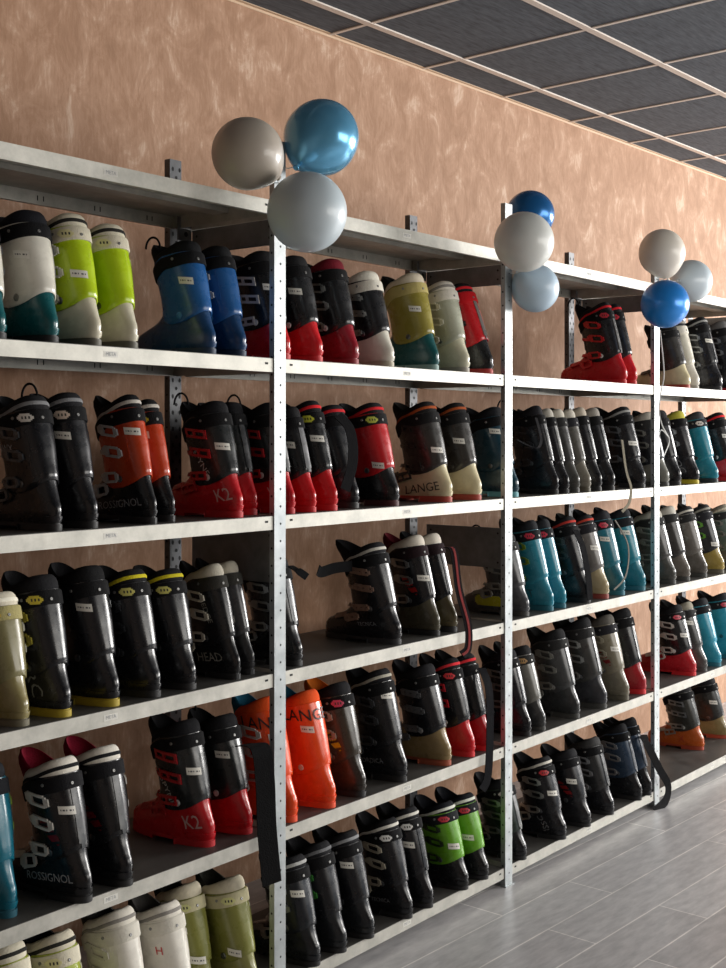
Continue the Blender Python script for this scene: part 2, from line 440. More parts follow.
# floor planks
mf, nt, b, tc = nodes('grey_plank_tile')
def floor_pt(px, py):
    Z = F * CAM[2] / (py - CY); X = (px - CX) / F * Z
    return Vector((CAM[0] + Z*CT + X*ST, CAM[1] + Z*ST - X*CT, 0))
p0 = w2l(floor_pt(556.3, 968)); PW = .181
pj = w2l(floor_pt(586, 886))
mp = nt.nodes.new('ShaderNodeMapping'); mp.inputs['Location'].default_value = (-pj.x, -p0.y, 0)
nt.links.new(tc.outputs['Object'], mp.inputs[0])
br = nt.nodes.new('ShaderNodeTexBrick'); br.inputs['Scale'].default_value = 1
br.inputs['Brick Width'].default_value = 1.2; br.inputs['Row Height'].default_value = PW; br.inputs['Mortar Size'].default_value = .003
br.offset = .36; br.offset_frequency = 2; br.inputs['Bias'].default_value = 0
br.inputs['Color1'].default_value = lin('#c0bfc0'); br.inputs['Color2'].default_value = lin('#adabac'); br.inputs['Mortar'].default_value = lin('#e6e3df')
nt.links.new(mp.outputs[0], br.inputs['Vector'])
mp3 = nt.nodes.new('ShaderNodeMapping'); mp3.inputs['Scale'].default_value = (4, 15, 1); nt.links.new(tc.outputs['Object'], mp3.inputs[0])
gn = nt.nodes.new('ShaderNodeTexNoise'); gn.inputs['Scale'].default_value = 2.2; gn.inputs['Detail'].default_value = 7; gn.inputs['Roughness'].default_value = .62
nt.links.new(mp3.outputs[0], gn.inputs['Vector'])
b.inputs['Specular IOR Level'].default_value = .7
rp = ramp(nt, [(.3, (.72, .72, .73)), (.7, (1.15, 1.14, 1.13))]); nt.links.new(gn.outputs['Fac'], rp.inputs[0])
mx = nt.nodes.new('ShaderNodeMix'); mx.data_type = 'RGBA'; mx.blend_type = 'MULTIPLY'; mx.inputs[0].default_value = 1
nt.links.new(br.outputs['Color'], mx.inputs[6]); nt.links.new(rp.outputs[0], mx.inputs[7]); nt.links.new(mx.outputs[2], b.inputs['Base Color'])
b.inputs['Roughness'].default_value = .36
bp = nt.nodes.new('ShaderNodeBump'); bp.inputs['Strength'].default_value = .3; bp.inputs['Distance'].default_value = .003; bp.invert = True
nt.links.new(br.outputs['Fac'], bp.inputs['Height']); nt.links.new(bp.outputs[0], b.inputs['Normal'])
mb = MB(); mb.box((-5, -6.5, -.1), (11, .12, 0)); room_obj('floor', mb, mf)
# ceiling tiles, black fibre
mc, nt, b, tc = nodes('dark_fibre_tile')
mp = nt.nodes.new('ShaderNodeMapping'); mp.inputs['Scale'].default_value = (8, 60, 1); nt.links.new(tc.outputs['Object'], mp.inputs[0])
n1 = nt.nodes.new('ShaderNodeTexNoise'); n1.inputs['Scale'].default_value = 2; n1.inputs['Detail'].default_value = 6
nt.links.new(mp.outputs[0], n1.inputs['Vector'])
rp = ramp(nt, [(.3, lin('#41474f')), (.75, lin('#636b75'))]); nt.links.new(n1.outputs['Fac'], rp.inputs[0]); nt.links.new(rp.outputs[0], b.inputs['Base Color'])
b.inputs['Roughness'].default_value = .9
mb = MB(); mb.box((-5, -6.5, CZ), (11, .12, CZ + .08)); room_obj('ceiling', mb, mc)
mb = MB()
yr = -.207
while yr > -6.4:
    mb.box((-5, yr - .015, CZ - .006), (11, yr + .015, CZ + .002))
    yr -= .607
for i in range(-8, 19):
    x = .6 * i
    mb.box((x - .009, -6.5, CZ - .004), (x + .009, 0, CZ + .002))
room_obj('trim_1', mb, flat('#dcd2c8', .5))
mb = MB(); mb.box((-5, -.018, CZ - .003), (11, 0, CZ + .001)); mb.box((-5, -.003, CZ - .012), (11, 0, CZ - .003)); room_obj('trim_2', mb, flat('#cdb296', .5))

mb = MB(); mb.box((-5.12, -6.5, 0), (-5, .12, CZ)); room_obj('unseen_wall_left', mb, flat('#8d8078', .8))  # unseen wall, added to block ambient light from the left
mb = MB(); mb.box((-5.12, -6.62, 0), (1.5, -6.5, CZ)); room_obj('unseen_wall_front', mb, flat('#9d938a', .8))  # unseen wall behind the camera, added so ambient light enters from the right

# ------------------------------------------------------------------ shelving
def zinc(name, c0, c1, r0, r1, met, sc=14):
    m, nt, b, tc = nodes(name)
    n = nt.nodes.new('ShaderNodeTexNoise'); n.inputs['Scale'].default_value = sc; n.inputs['Detail'].default_value = 7; n.inputs['Roughness'].default_value = .65
    nt.links.new(tc.outputs['Object'], n.inputs['Vector'])
    r = ramp(nt, [(.32, lin(c0)), (.68, lin(c1))]); nt.links.new(n.outputs['Fac'], r.inputs[0]); nt.links.new(r.outputs[0], b.inputs['Base Color'])
    mr = nt.nodes.new('ShaderNodeMapRange'); mr.inputs['To Min'].default_value = r0; mr.inputs['To Max'].default_value = r1
    nt.links.new(n.outputs['Fac'], mr.inputs['Value']); nt.links.new(mr.outputs[0], b.inputs['Roughness'])
    b.inputs['Metallic'].default_value = met
    return m
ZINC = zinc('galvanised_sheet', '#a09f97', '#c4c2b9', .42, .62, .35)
ZPOST = zinc('galvanised_post', '#949a9c', '#b4b9ba', .32, .5, .45)
ZDARK = zinc('dull_zinc', '#6c6d6e', '#8a8b8b', .4, .6, .5)
ZTOP = zinc('shaded_shelf_sheet', '#42403d', '#575552', .4, .6, .2, 9)  # same galvanised sheet, with the shade between shelves put into its colour
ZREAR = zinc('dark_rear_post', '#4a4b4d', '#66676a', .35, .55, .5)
HOLE = flat('#17181a', .8)
rack = empty('metal_shelving_rack', (BAY * 1.5, .2, 0))
tag(rack, 'galvanised metal shelving rack filled with ski boots along the plaster wall', 'shelving')
RX = BAY * 1.5; RY = .2
def rput(name, mb, mats, smooth=30, parent=None):
    mb.v = [(x - RX, y - RY, z) for (x, y, z) in mb.v]
    return put(name, mb.mesh(name, smooth), mats, parent or rack)
DEP = .42
def post(xc, front):
    mb = MB(); w = .024; t = .002; z1 = 2.485; y = 0 if front else DEP - .002; fl = .019 if front else .024
    if not front: xc = xc - .014
    mb.box((xc - w, y, 0), (xc + w, y + t, z1)); mb.box((xc - w, y + t, 0), (xc - w + t, y + fl, z1))
    for i in range(49):
        z = .045 + .0497 * i
        mb.disc((xc + .002, y - .0004, z), (1, 0, 0), (0, 0, 1), .0036 if front else .0055, 8, 1)
        mb.disc((xc - w - .0004, y + fl * .55, z - .02), (0, 1, 0), (0, 0, 1), .0036, 8, 1)
        if not front:
            for q in (-.012, .016): mb.disc((xc + q, y - .0005, z + .025), (1, 0, 0), (0, 0, 1.6), .0045, 8, 1)
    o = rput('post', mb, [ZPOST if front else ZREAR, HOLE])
    f = MB()
    f.box((xc - w - .006, y - .006, 0), (xc + w + .006, y + .034, .004)); f.box((xc - w + .004, y + .004, .004), (xc + w - .004, y + .028, .012))
    rput('foot_plate', f, ZPOST, 30, o)
for kx in range(-1, 4):
    post(kx * BAY, True); post(kx * BAY, False)
def shelf(xa, xb, z, logo):
    mb = MB(); t = .0015; y0 = .004; y1 = DEP - .004; h = .040
    mb.box((xa, y0, z - t), (xb, y1, z), 2)
    mb.box((xa, y0, z - h), (xb, y0 + t, z - t)); mb.box((xa, y0 + t, z - h), (xb, y0 + .014, z - h + t))
    mb.box((xa, y1 - t, z - h), (xb, y1, z - t)); mb.box((xa, y1 - .014, z - h), (xb, y1 - t, z - h + t))
    mb.box((xa, y0 + t, z - h), (xa + t, y1 - t, z - t)); mb.box((xb - t, y0 + t, z - h), (xb, y1 - t, z - t))
    mb.box((xa, DEP*.5 - .03, z - .016), (xb, DEP*.5 + .03, z - t - .0005), 2)   # folded stiffener
    for xx in (xa + .028, xb - .028):                                          # oblong bolt slots
        mb.box((xx - .006, y0 - .0006, z - .019), (xx + .006, y0 - .0001, z - .013), 1)
    n = 6
    for i in range(n):                                                         # pairs of pressed slits in the rear lip
        xx = xa + (xb - xa) * (i + .5) / n
        for q in (-.010, .010):
            mb.box((xx + q - .0015, y1 - t - .0008, z - .027), (xx + q + .0015, y1 - t - .0001, z - .013), 1)
    o = rput('shelf', mb, [ZINC, HOLE, ZINC if z > 2.2 else ZTOP])  # top shelf keeps the lighter sheet, lower ones get the shade-darkened copy
    lb = MB(); xm = (xa + xb) / 2
    lb.box((xm - .022, y0 - .0004, z - .027), (xm + .022, y0 - .0001, z - .012))
    v, f = text_polys('META', .013)
    lb.add([(xm + x, y0 - .0008, z - .0195 + y) for (x, y, _) in v], f, 1)
    rput('maker_plate', lb, [flat('#d2d1c9'), flat('#909295')], 0, o)
for kx in range(-1, 3):
    for z in SHZ:
        shelf(kx * BAY + .0245, (kx + 1) * BAY - .0245, z, True)
def end_panel(xc, ztop, zbot):
    mb = MB(); x = xc + .0205
    mb.box((x, .040, zbot), (x + .0015, DEP - .038, ztop)); mb.box((x, .040, zbot), (x + .012, .0415, ztop)); mb.box((x, .04, zbot), (x + .012, DEP - .038, zbot + .0015))
    for yy in (.06, DEP - .058):
        for zz in (zbot + .02, ztop - .02): mb.disc((x - .0004, yy, zz), (0, 1, 0), (0, 0, 1), .004, 8, 1)
    rput('gusset_panel', mb, [ZDARK, HOLE])
for kx in range(-1, 4): end_panel(kx * BAY, SHZ[0] - .042, SHZ[0] - .115)
for kx in (0, 1): end_panel(kx * BAY, SHZ[2] - .042 - (.07 if kx else 0), SHZ[2] - (.26 if kx else .20))
# bolted corner brackets seen under the top shelf
for kx in range(-1, 4):
    mb = MB(); xc = kx * BAY; y = DEP - .036
    mb.box((xc - .040, y - .0015, SHZ[0] - .078), (xc + .019, y, SHZ[0] - .006))
    for zz in (SHZ[0] - .028, SHZ[0] - .057):
        mb.disc((xc - .006, y - .003, zz), (1, 0, 0), (0, 0, 1), .008, 10, 1)
    rput('corner_bracket', mb, [ZDARK, HOLE])

# ------------------------------------------------------------------ ski boots
W_ = '#d9d6c8'; CRM = '#cdc6a8'; RED = '#c4161e'; DRED = '#8c1420'; TEAL = '#0f5f68'; LTEAL = '#2a8296'; LIME = '#a9c414'; GRY = '#55565a'; LGRY = '#8b8b88'
def T(**k): return k
wt   = T(sh='#0d5458', cu='#d3d0c4', li='#191a20', to='#191a20', tr=None, st='#101013', pa=None, side=-1, stk=.215, piv='#8b8b82')
lime = T(sh='#cfcab4', cu=LIME, li='#d2ccb8', to='#26261f', st='#cfc9b4', pa='#d4cf9a', so='#5f5c50', bu='#d8d6c8', stk=.175, low=.95, tr='#2c2b28')
blue = T(sh='#123a63', cu='#1d5691', li='#141518', to='#141518', st='#0f1013', so='#122c48', bu='#20252c', stk=.21, piv='#3f7fb5')
bred = T(sh=RED, cu='#191a1c', li='#18181a', to='#18181a', st='#101012', bu='#26262a', so=RED, piv='#d8d4d0', style=2)
k2   = T(sh='#b8131d', cu='#1e2122', li='#151518', to='#151518', st='#101012', bu='#a81c22', so='#b8131d', style=2, piv='#d0cccb', stk=.20, loop=1)
blk  = T()
orab = T(sh='#17181b', cu='#b23a14', li='#17171a', to='#17171a', tr='#b9b4ac', st='#121214', bu='#a9abad', so='#202022', stk=.235)
head = T(sh='#1b1c1e', cu='#1d1e20', li='#d2ccbb', to='#26262a', st='#3b3a36', bu='#d8d4c4', so='#1f2022', stk=False)
yell = T(sh='#16171b', cu='#16171b', li='#141416', to='#141416', tr='#c3b622', st='#121214', bu='#24262a', pa='#c9c46a', so='#1c1c1e', stk=False)
ross = T(sh='#131417', cu='#141518', li='#d9d4c8', to='#7a1028', tr='#1a1a1c', st='#17171a', bu='#d6d3cb', so='#101012', sp='#5a5c60', stk=.215, fl='#6d0f1a', fwd=.03)
cream= T(sh='#d6d2c6', cu='#d9d5ca', li='#d9d4c8', to='#3a3836', tr='#8a8680', st='#d0ccc0', bu='#c9c5ba', so='#a09a8e', stk=False)
oliv = T(sh='#85844e', cu='#7a7b3c', li='#cdc5ae', to='#2a2a24', st='#bdb794', pa='#c9c98a', bu='#cfd0c0', so='#6d6a4a', stk=.13)
oran = T(sh='#e84c18', cu='#ea4e1a', li='#e0521f', to='#1d5a74', st=None, bu='#c9c7c0', so='#e04a1c', stk=.225, piv='#d8d4cc', fwd=.0)
grn  = T(sh='#141517', cu='#5f9a1e', li='#14161c', to='#14161c', tr='#cfd2c6', st='#1a1c1f', pa='#c4283a', bu='#1d2a14', so='#141416', stk=.17)
lange= T(sh='#cfc5a0', cu='#34322f', li='#1b1a1a', to='#1d1a18', tr='#9a4a22', st='#19191a', bu='#2c2b2a', so='#a84434', style=2, stk=.17, piv='#3a3835')
tealb= T(sh=LTEAL, cu=LTEAL, li='#222428', to='#1b1c20', st='#1e2024', bu='#6f8a2a', so='#1f6676', pa='#c42a44', stk=False, piv='#20505c')
redc = T(sh='#17181a', cu='#b8151d', li='#1a1a1c', to='#1a1a1c', tr='#c02026', st='#141416', pa='#b9c04a', bu='#1d1d20', so='#4a1a1c', stk=.13)
gry  = T(sh='#4c4c48', cu='#55554f', li='#8b8678', to='#232323', st='#2a2a2a', bu='#7a7a74', so='#3b3b38', stk=False)
bge  = T(sh='#8d8570', cu='#4e4c46', li='#2a2a2a', to='#222222', st='#26262a', bu='#a09a86', so='#5a5546', stk=.2)
def M(a, **k): d = dict(a); d.update(k); return d

# row, heel column, top row, depth, look, label
BOOTS = [
 # ---- top row
 (1, 8, 210, .02, M(wt), 'white ski boot with teal heel cut off by the left edge, top row'),
 (1, 60, 209, .02, M(wt, stk_s=.05), 'white ski boot with teal lower shell and black collar left of the lime pair'),
 (1, 103, 212, .02, M(lime, side=1), 'lime green ski boot with white lower shell, left of the lime pair'),
 (1, 139, 221, .02, M(lime, side=-1, stk=False), 'lime green ski boot with white lower shell, right of the lime pair'),
 (1, 217, 239, .02, M(blue, loop=1, side=-1), 'blue ski boot with black collar, front of the blue pair, toe showing'),
 (1, 247, 245, .02, M(blue, stk=False, bu='#c9cdd2'), 'blue ski boot with black collar, right of the blue pair, top row'),
 (1, 287, 250, .03, M(bred, bu='#c8c4c0'), 'black ski boot with red lower shell half behind the first tall post, top row'),
 (1, 323, 253, .02, M(bred, side=-1), 'black ski boot with red lower shell just right of the first post, top row'),
 (1, 358.6, 257, .02, M(bred, sh='#8e1626', li='#6a1422', bu='#b9bab6', so='#8e1626', stk=False, style=0), 'black ski boot with dark crimson heel and silver buckles, top row'),
 (1, 394, 270, .02, M(blk, sh=W_, cu='#1a1b1e', li=W_, st='#d5d1c4', bu='#b9bab6', so='#b5ae98', stk=False, style=1), 'black ski boot with white collar and white heel, top row'),
 (1, 438.5, 273, .02, M(blk, sh='#0e4f50', cu='#8d8338', li='#cfc5b0', st='#b3a66a', to='#1d1d1d', bu='#3f3f3a', so='#7d9a94', stk=.205, side=-1), 'olive yellow ski boot with teal heel and beige collar, top row'),
 (1, 469, 279, .02, M(cream, cu='#a8aa98', sh='#c9c6ae', bu='#d8d6c8', style=0), 'cream and grey ski boot between the olive one and the red one, top row'),
 (1, 499, 281, .02, M(redc, cu='#c2161f', li='#1a1a1c', st='#b8151d', pa=None, tr='#c8202a', so='#b0322e', lean=.12, stk=False, bu='#17181a', sp='#b9b0aa'), 'red ski boot with black heel leaning back beside the second post, top row'),
 (1, 626, 302, .03, M(bred, cu='#1b1a1d', sh='#c0161f', li='#1a1a1c', tr='#c8202a', st='#141416', bu='#c81c24', stk=False, pa='#c8283a', loop=1, sp='#8a8a88', style=0), 'red and black ski boot with toe showing, front of the lone red pair, top row'),
 (1, 636, 304, .03, M(bred, cu='#1a1b1e', sh='#c0161f', li='#1a1a1c', tr='#c8202a', side=-1, stk=False, pa='#c8283a'), 'red and black ski boot partly hidden, right of the lone red pair, top row'),
 (1, 689, 322, .02, M(lange, tr=None, side=1, stk=False), 'black ski boot with cream heel right of the third post, top row'),
 (1, 698, 318, .06, M(cream, li='#26262a', cu='#c8c4b4', stk=False), 'cream ski boot tucked behind the cream heeled one, top row far right'),
 (1, 721, 316, .02, M(blk, tr='#8d8d8a', sp='#3c3e42', stk=.22), 'black ski boot with grey collar piping near the right edge, top row'),
 (1, 741, 318, .02, M(blk, so='#a8222a', li='#5c5c5c', stk=False), 'black ski boot with red sole cut off by the right edge, top row'),
 # ---- second row
 (2, 64, 392, .02, M(blk, tr='#77787a', pa='#d6d2ca', stk=False, bu='#44474b', text=[('HAWX', .026, .13, .20, '#8f9296', 0, .0065)]), 'black ski boot with pale lettering on its side at the left edge, second row'),
 (2, 100, 393, .02, M(blk, tr='#77787a', pa='#c9b8a8', side=-1, stk=.225, loop=1), 'plain black ski boot with white sticker left of the orange pair, second row'),
 (2, 159, 395, .02, M(orab, text=[('ROSSIGNOL', .028, .115, .048, '#9a9ca0', 6, 0)]), 'black ski boot with orange cuff and lettering, front of the orange pair'),
 (2, 177, 398, .02, M(orab, side=-1, pa='#c9b62a'), 'black ski boot with orange cuff and yellow badge, right of the orange pair'),
 (2, 244, 400, .02, M(k2, text=[('K2', .050, .055, .062, '#c8aaa6', 10, 0), ('SPYNE', .028, .10, .155, '#b9b9b6', -62, .0065)]), 'black ski boot with red lower shell, white logo and red buckles, second row'),
 (2, 258, 401, .07, M(k2, side=-1, sp='#44464a', loop=False), 'black and red ski boot half hidden behind the logo one, second row'),
 (2, 296, 402, .02, M(k2, sp='#9a9c9e', stk=False, text=[('K2', .05, .055, .062, '#c8aaa6', 10, 0)]), 'black ski boot with red heel and grey spine behind the first post, second row'),
 (2, 317, 404, .02, M(bred, sp='#b4b6b8', side=-1, stk=.21), 'black ski boot with bright red heel and silver spine, second row right of post'),
 (2, 338, 400, .02, M(bred, tr='#d02028', pa='#c6c83a', stk=.215, bu='#a81c22'), 'black ski boot with red heel, red collar and yellow badge, second row'),
 (2, 359, 403, .05, M(blk, tr='#c02028', side=-1, stk=False, so='#1b1b1d'), 'dark ski boot with red collar between two red ones, second row'),
 (2, 399, 403, .02, M(redc, side=-1), 'red cuffed ski boot with black lower shell and yellow badge, second row'),
 (2, 452, 402, .02, M(lange, text=[('LANGE', .040, .105, .044, '#26241f', 8, 0)]), 'smoky grey ski boot with cream lower shell and dark lettering, second row'),
 (2, 481, 403, .02, M(lange, side=-1, bu='#b9bab6', stk=.20), 'smoky grey ski boot with cream heel, right of the lettered one'),
 (2, 518, 405, .03, M(blk, cu='#143b4a', sh='#103947', li='#14161a', side=-1, stk=.24, so='#5fa0a8'), 'dark petrol blue ski boot behind the second tall post, second row'),
 (2, 558, 405, .02, M(blk, sp='#77787a', bu='#2a2c30', loop=1, stk=False, li='#222226'), 'black ski boot with pull loop right of the second post, second row'),
 (2, 568.5, 407, .02, M(blk, sp='#a9aaa6', li='#a8a49a', stk=False, side=-1), 'slim black ski boot with pale spine, first of the slim row'),
 (2, 579, 408, .02, M(gry, cu='#3d3d3c', li='#b5b0a4', side=-1), 'slim grey ski boot with pale collar, second of the slim row'),
 (2, 590, 408, .02, M(bge, sh='#7d786c', cu='#57554f', li='#b5b0a4', stk=False, side=-1), 'slim grey beige ski boot, third of the slim row'),
 (2, 601, 407, .02, M(blk, fl='#a5531f', li='#a89f90', stk=False, sp='#55575a'), 'slim black ski boot with orange flash, fourth of the slim row'),
 (2, 614, 407, .02, M(blk, fl='#8a1a20', li='#8d8880', sp='#77797c', stk=False, side=-1), 'slim black ski boot with red flash, last of the slim row'),
 (2, 648, 406, .02, M(blk, tr='#8d8d8a', stk=.18, bu='#55585c'), 'large black ski boot with white sticker left of the third post, second row'),
 (2, 668, 412, .02, M(gry, cu='#24262a', sh='#77776f', li='#a09c92'), 'grey and black ski boot just right of the third post, second row'),
 (2, 680, 410, .02, M(blk, sp='#8a8c8e', stk=False, side=-1), 'black ski boot with pale spine left of the yellow soled one, second row'),
 (2, 698, 410, .02, M(blk, li='#a9a23e', so='#b9a81e', stk=False, text=[('ROC', .04, .08, .09, '#8d9093', -80, .0065)]), 'black ski boot with yellow collar and yellow sole, second row far right'),
 (2, 717, 411, .02, M(blk, cu='#1f7f92', sh='#1f7f92', li='#3a3c3e', pa='#c8c0b8', st='#26282c', so='#1b2a30', stk=False, side=-1), 'teal ski boot with dark collar near the right edge, second row'),
 (2, 737, 412, .02, M(bred, tr='#d02028', li='#1a1a1c'), 'black and red ski boot cut off by the right edge, second row'),
 # ---- third row
 (3, 31, 590, .02, M(oliv, sh='#8b8156', cu='#7d7752', li='#d6cfbc', st='#a59c6a', so='#6a6450', stk=False, pa='#c9b24a', side=-1, tr='#f0ead8'), 'translucent olive grey ski boot with quilted white collar at left edge'),
 (3, 73, 573, .02, M(blk, so='#a99422', bu='#a39a3a', pa='#cdbb3a', stk=False, text=[('RC', .05, .088, .075, '#85888c', -80, 0)]), 'black ski boot with yellow sole, yellow buckles and grey lettering, third row'),
 (3, 121, 566, .02, M(blk, so='#a99422', side=-1, stk=.235, li='#101012'), 'plain black ski boot with yellow sole and white sticker, third row'),
 (3, 162, 568, .02, M(yell, style=0), 'black ski boot with yellow collar stripe, left of the yellow striped pair'),
 (3, 197, 566, .02, M(yell, side=-1), 'black ski boot with yellow collar stripe, right of the yellow striped pair'),
 (3, 242, 562, .02, M(head, text=[('HEAD', .036, .10, .058, '#a9a89f', 4, 0), ('EDGE', .024, .065, .19, '#a9a89f', -75, .0065)]), 'black ski boot with beige buckles and pale lettering, third row'),
 (3, 259, 560, .02, M(head, cu='#3a3a3c', sh='#2c2d2f', side=-1, stk=.165), 'charcoal ski boot with beige collar behind the lettered black one, third row'),
 (3, 303, 556, .02, M(blk, sp='#8d9094', stk=False, li='#202226'), 'black ski boot with silver spine behind the first post, third row'),
 (3, 401.5, 540, .02, M(blk, tr='#b9b6ac', bu='#8a6f60', stk=False, fwd=.045, style=1, so='#26272a', text=[('TECNICA', .017, .12, .062, '#8f9296', 4, 0)]), 'black ski boot standing alone with toe showing and white piping, third row'),
 (3, 440, 534, .02, M(blk, li='#cfc8ba', fl='#a8201c', st='#26181c', to='#5a1420', sp='#55575a', sh='#4a4636', stk=.19), 'black ski boot with white collar and red flash, left of the striped strap'),
 (3, 457, 532, .02, M(blk, li='#cfc8ba', fl='#7a1820', st='#26181c', sp='#6a6c70', sh='#544c34', stk=False, side=-1), 'black ski boot with white collar and hanging red striped strap, third row'),
 (3, 528.6, 532, .02, M(gry, cu='#3f4143', sh='#45474a', li='#2a2a2c', to='#a8a41c', fwd=.035, piv='#a8a41c', loop=1, toe='#b3ae22'), 'dark grey ski boot with yellow tongue behind the second post, third row'),
 (3, 553, 520, .02, M(tealb, text=[('XT', .04, .10, .06, '#10424e', 0, 0)]), 'bright teal ski boot with green buckles, left of the teal pair, third row'),
 (3, 565.5, 519, .02, M(tealb, side=-1), 'bright teal ski boot with black collar, right of the teal pair, third row'),
 (3, 590, 515, .02, M(blk, tr='#a83028', stk=False, bu='#3a3a3c'), 'black ski boot with red collar stripe right of the teal pair, third row'),
 (3, 608, 514, .02, M(bge, cu='#6d6a66', sh='#a89a78', li='#1c1c1e', tr='#a83a2c', so='#8a3a30'), 'grey ski boot with beige heel and red collar stripe, third row'),
 (3, 624, 510, .02, M(tealb, sh='#1b6474', cu='#226f80', side=-1, stk=.22), 'dusky teal ski boot right of the beige heeled one, third row'),
 (3, 648, 508, .02, M(tealb, sh='#1f7283', cu='#257f90', stk=.235, pa=None, side=-1), 'teal ski boot with white sticker left of the third post, third row'),
 (3, 675, 508, .02, M(gry, cu='#4c4a48', sp='#8b8a84', li='#a8a49a'), 'grey ski boot with pale collar right of the third post, third row'),
 (3, 689, 506, .02, M(gry, cu='#3a3836', sh='#6a645c', li='#b0aca2', side=-1), 'dark taupe ski boot, second from the third post, third row'),
 (3, 706, 506, .02, M(gry, cu='#6c6862', sh='#5c5852', tr='#bdb9ae', li='#2a2a2c'), 'taupe ski boot with white collar piping, third row far right'),
 (3, 723, 504, .02, M(bge, sh='#9a8644', cu='#26282a', tr='#8d8a80', bu='#5a9a2a', stk=.14), 'black ski boot with mustard heel near the right edge, third row'),
 (3, 742, 503, .02, M(gry, cu='#5a6a62', tr='#b9b4a0', stk=.2), 'grey green ski boot cut off by the right edge, third row'),
 # ---- fourth row
 (4, 19, 764, .05, M(tealb, sh='#15667a', cu='#176c80', pa='#b4b04a', stk=.20, side=-1, so='#125566', stk_s=.05), 'teal ski boot cut off by the left edge, fourth row'),
 (4, 94, 757, -.015, M(ross, text=[('ROSSIGNOL', .027, .115, .050, '#b4b6b8', 4, 0)]), 'black ski boot with burgundy tongue, white buckles and lettering, fourth row'),
 (4, 134, 745, -.008, M(ross, side=-1, stk=False), 'black ski boot with burgundy tongue and white collar, right of the lettered one'),
 (4, 216, 720, .045, M(k2, text=[('K2', .05, .06, .062, '#c8aaa6', 8, 0), ('SPYNE', .028, .115, .14, '#b9b9b6', -65, .0065)]), 'black ski boot with red toe and heel, left of the fourth row red pair'),
 (4, 253, 713, .04, M(k2, side=-1, stk=.225), 'black ski boot with red heel and long dangling strap, fourth row'),
 (4, 298, 694, .012, M(oran, text=[('LANGE', .046, .040, .262, '#1f1a1a', 0, .0065)]), 'bright orange ski boot half behind the first post, fourth row'),
 (4, 336, 690, .012, M(oran, stk=.225, side=-1, text=[('LANGE', .046, .040, .262, '#1f1a1a', 0, .0065)]), 'bright orange ski boot with black lettering right of the first post'),
 (4, 366, 681, .012, M(blk, cu='#3a342a', sh='#2d2822', fl='#c9b81e', pa='#c83a5a', to='#c96a1e', bu='#a08a7a', stk=False), 'smoky brown ski boot with yellow flash and pink badge, fourth row'),
 (4, 407, 667, .012, M(blk, tr='#aaa698', stk=.255, stk_s=.02, bu='#3a3c40', text=[('NORDICA', .02, .12, .055, '#85888a', 4, 0)]), 'black ski boot with white collar piping and white sticker, fourth row'),
 (4, 451, 663, .012, M(blk, sh='#8a7650', so='#9a4a30', stk=False, bu='#5c5e60', piv='#8a8a8a', style=1), 'black ski boot with tan lower shell left of the red pair, fourth row'),
 (4, 474.5, 657, .012, M(bred, tr='#d8323a', pa='#d8323a', bu='#d02a34', stk=False), 'black ski boot with red collar and red buckles, fourth row middle'),
 (4, 491, 652, .012, M(bred, tr='#d8323a', sh='#a81620', side=-1, stk=False), 'black ski boot with red collar beside the second post, fourth row'),
 (4, 530.6, 648, .012, M(blk, sp='#5c6064', stk=False), 'dark ski boot half behind the second post, fourth row'),
 (4, 545, 645, .012, M(gry, cu='#6d6c66', sh='#3c3d3d', li='#1a1a1c', pa='#b08a5a', side=-1), 'smoky grey ski boot right of the second post, fourth row'),
 (4, 579, 629, .012, M(gry, cu='#3f4142', sh='#2f3132', li='#1a1a1c', sp='#7d8082', piv='#8b8b88'), 'dark grey ski boot with pale pivot disc, fourth row third bay'),
 (4, 606, 618, .012, M(gry, cu='#3c3c3a', sh='#35363a', li='#1c1c1e', sp='#77787a', bu='#b9bab6'), 'dark grey ski boot with silver buckles, fourth row third bay'),
 (4, 628, 615, .012, M(bge, cu='#7a7462', sh='#736e5e', fl='#7a1a1c', li='#57544e'), 'khaki grey ski boot with dark red flash, fourth row third bay'),
 (4, 645, 608, .012, M(bred, sh='#a01824', li='#1a1a1c', side=-1, sp='#8b8b88', stk=False), 'black ski boot with dark red heel left of the third post, fourth row'),
 (4, 695, 603, .012, M(bred, sh='#b81a26', pa='#d04a5a', bu='#c9c5bd', stk=.19, sp='#4c4e50', style=0), 'black ski boot with red heel and white buckles right of the third post, fourth row'),
 (4, 706, 601, .012, M(gry, cu='#3a3c3a', sh='#4a4b48', stk=.235, side=-1), 'dark grey ski boot squeezed between red heel and teal ones, fourth row'),
 (4, 720, 597, .012, M(tealb, pa=None, sh='#2d90a8', cu='#2d90a8', side=-1, stk=False), 'light teal ski boot near the right edge, fourth row'),
 (4, 741, 592, .012, M(tealb, sh='#2d90a8', cu='#2d90a8', side=-1), 'light teal ski boot with red badge cut off by the right edge, fourth row'),
 # ---- bottom row
 (5, 42, 938, -.010, M(lime, cu='#8f9a2c', sh='#8f9a4a', stk=False), 'lime and cream ski boot lowest at the left edge, bottom row'),
 (5, 92, 930, -.010, M(lime, cu='#9aa63a', li='#cfc8b4', to='#17171a', stk=False, side=-1), 'lime ski boot with cream badge left of the white pair, bottom row'),
 (5, 152, 908, -.010, M(cream, loop=1), 'white ski boot with dark tongue, left of the white pair, bottom row'),
 (5, 197, 900, -.010, M(cream, loop=1, side=-1, text=[('H', .03, .06, .215, '#c42a2c', 0, .0065)]), 'white ski boot with small red emblem, right of the white pair, bottom row'),
 (5, 216, 884, .05, M(oliv, side=1, loop=1), 'olive green ski boot with cream collar behind the white one, bottom row'),
 (5, 260, 876, -.010, M(oliv, loop=1, side=-1), 'olive green ski boot with white sticker left of the first post, bottom row'),
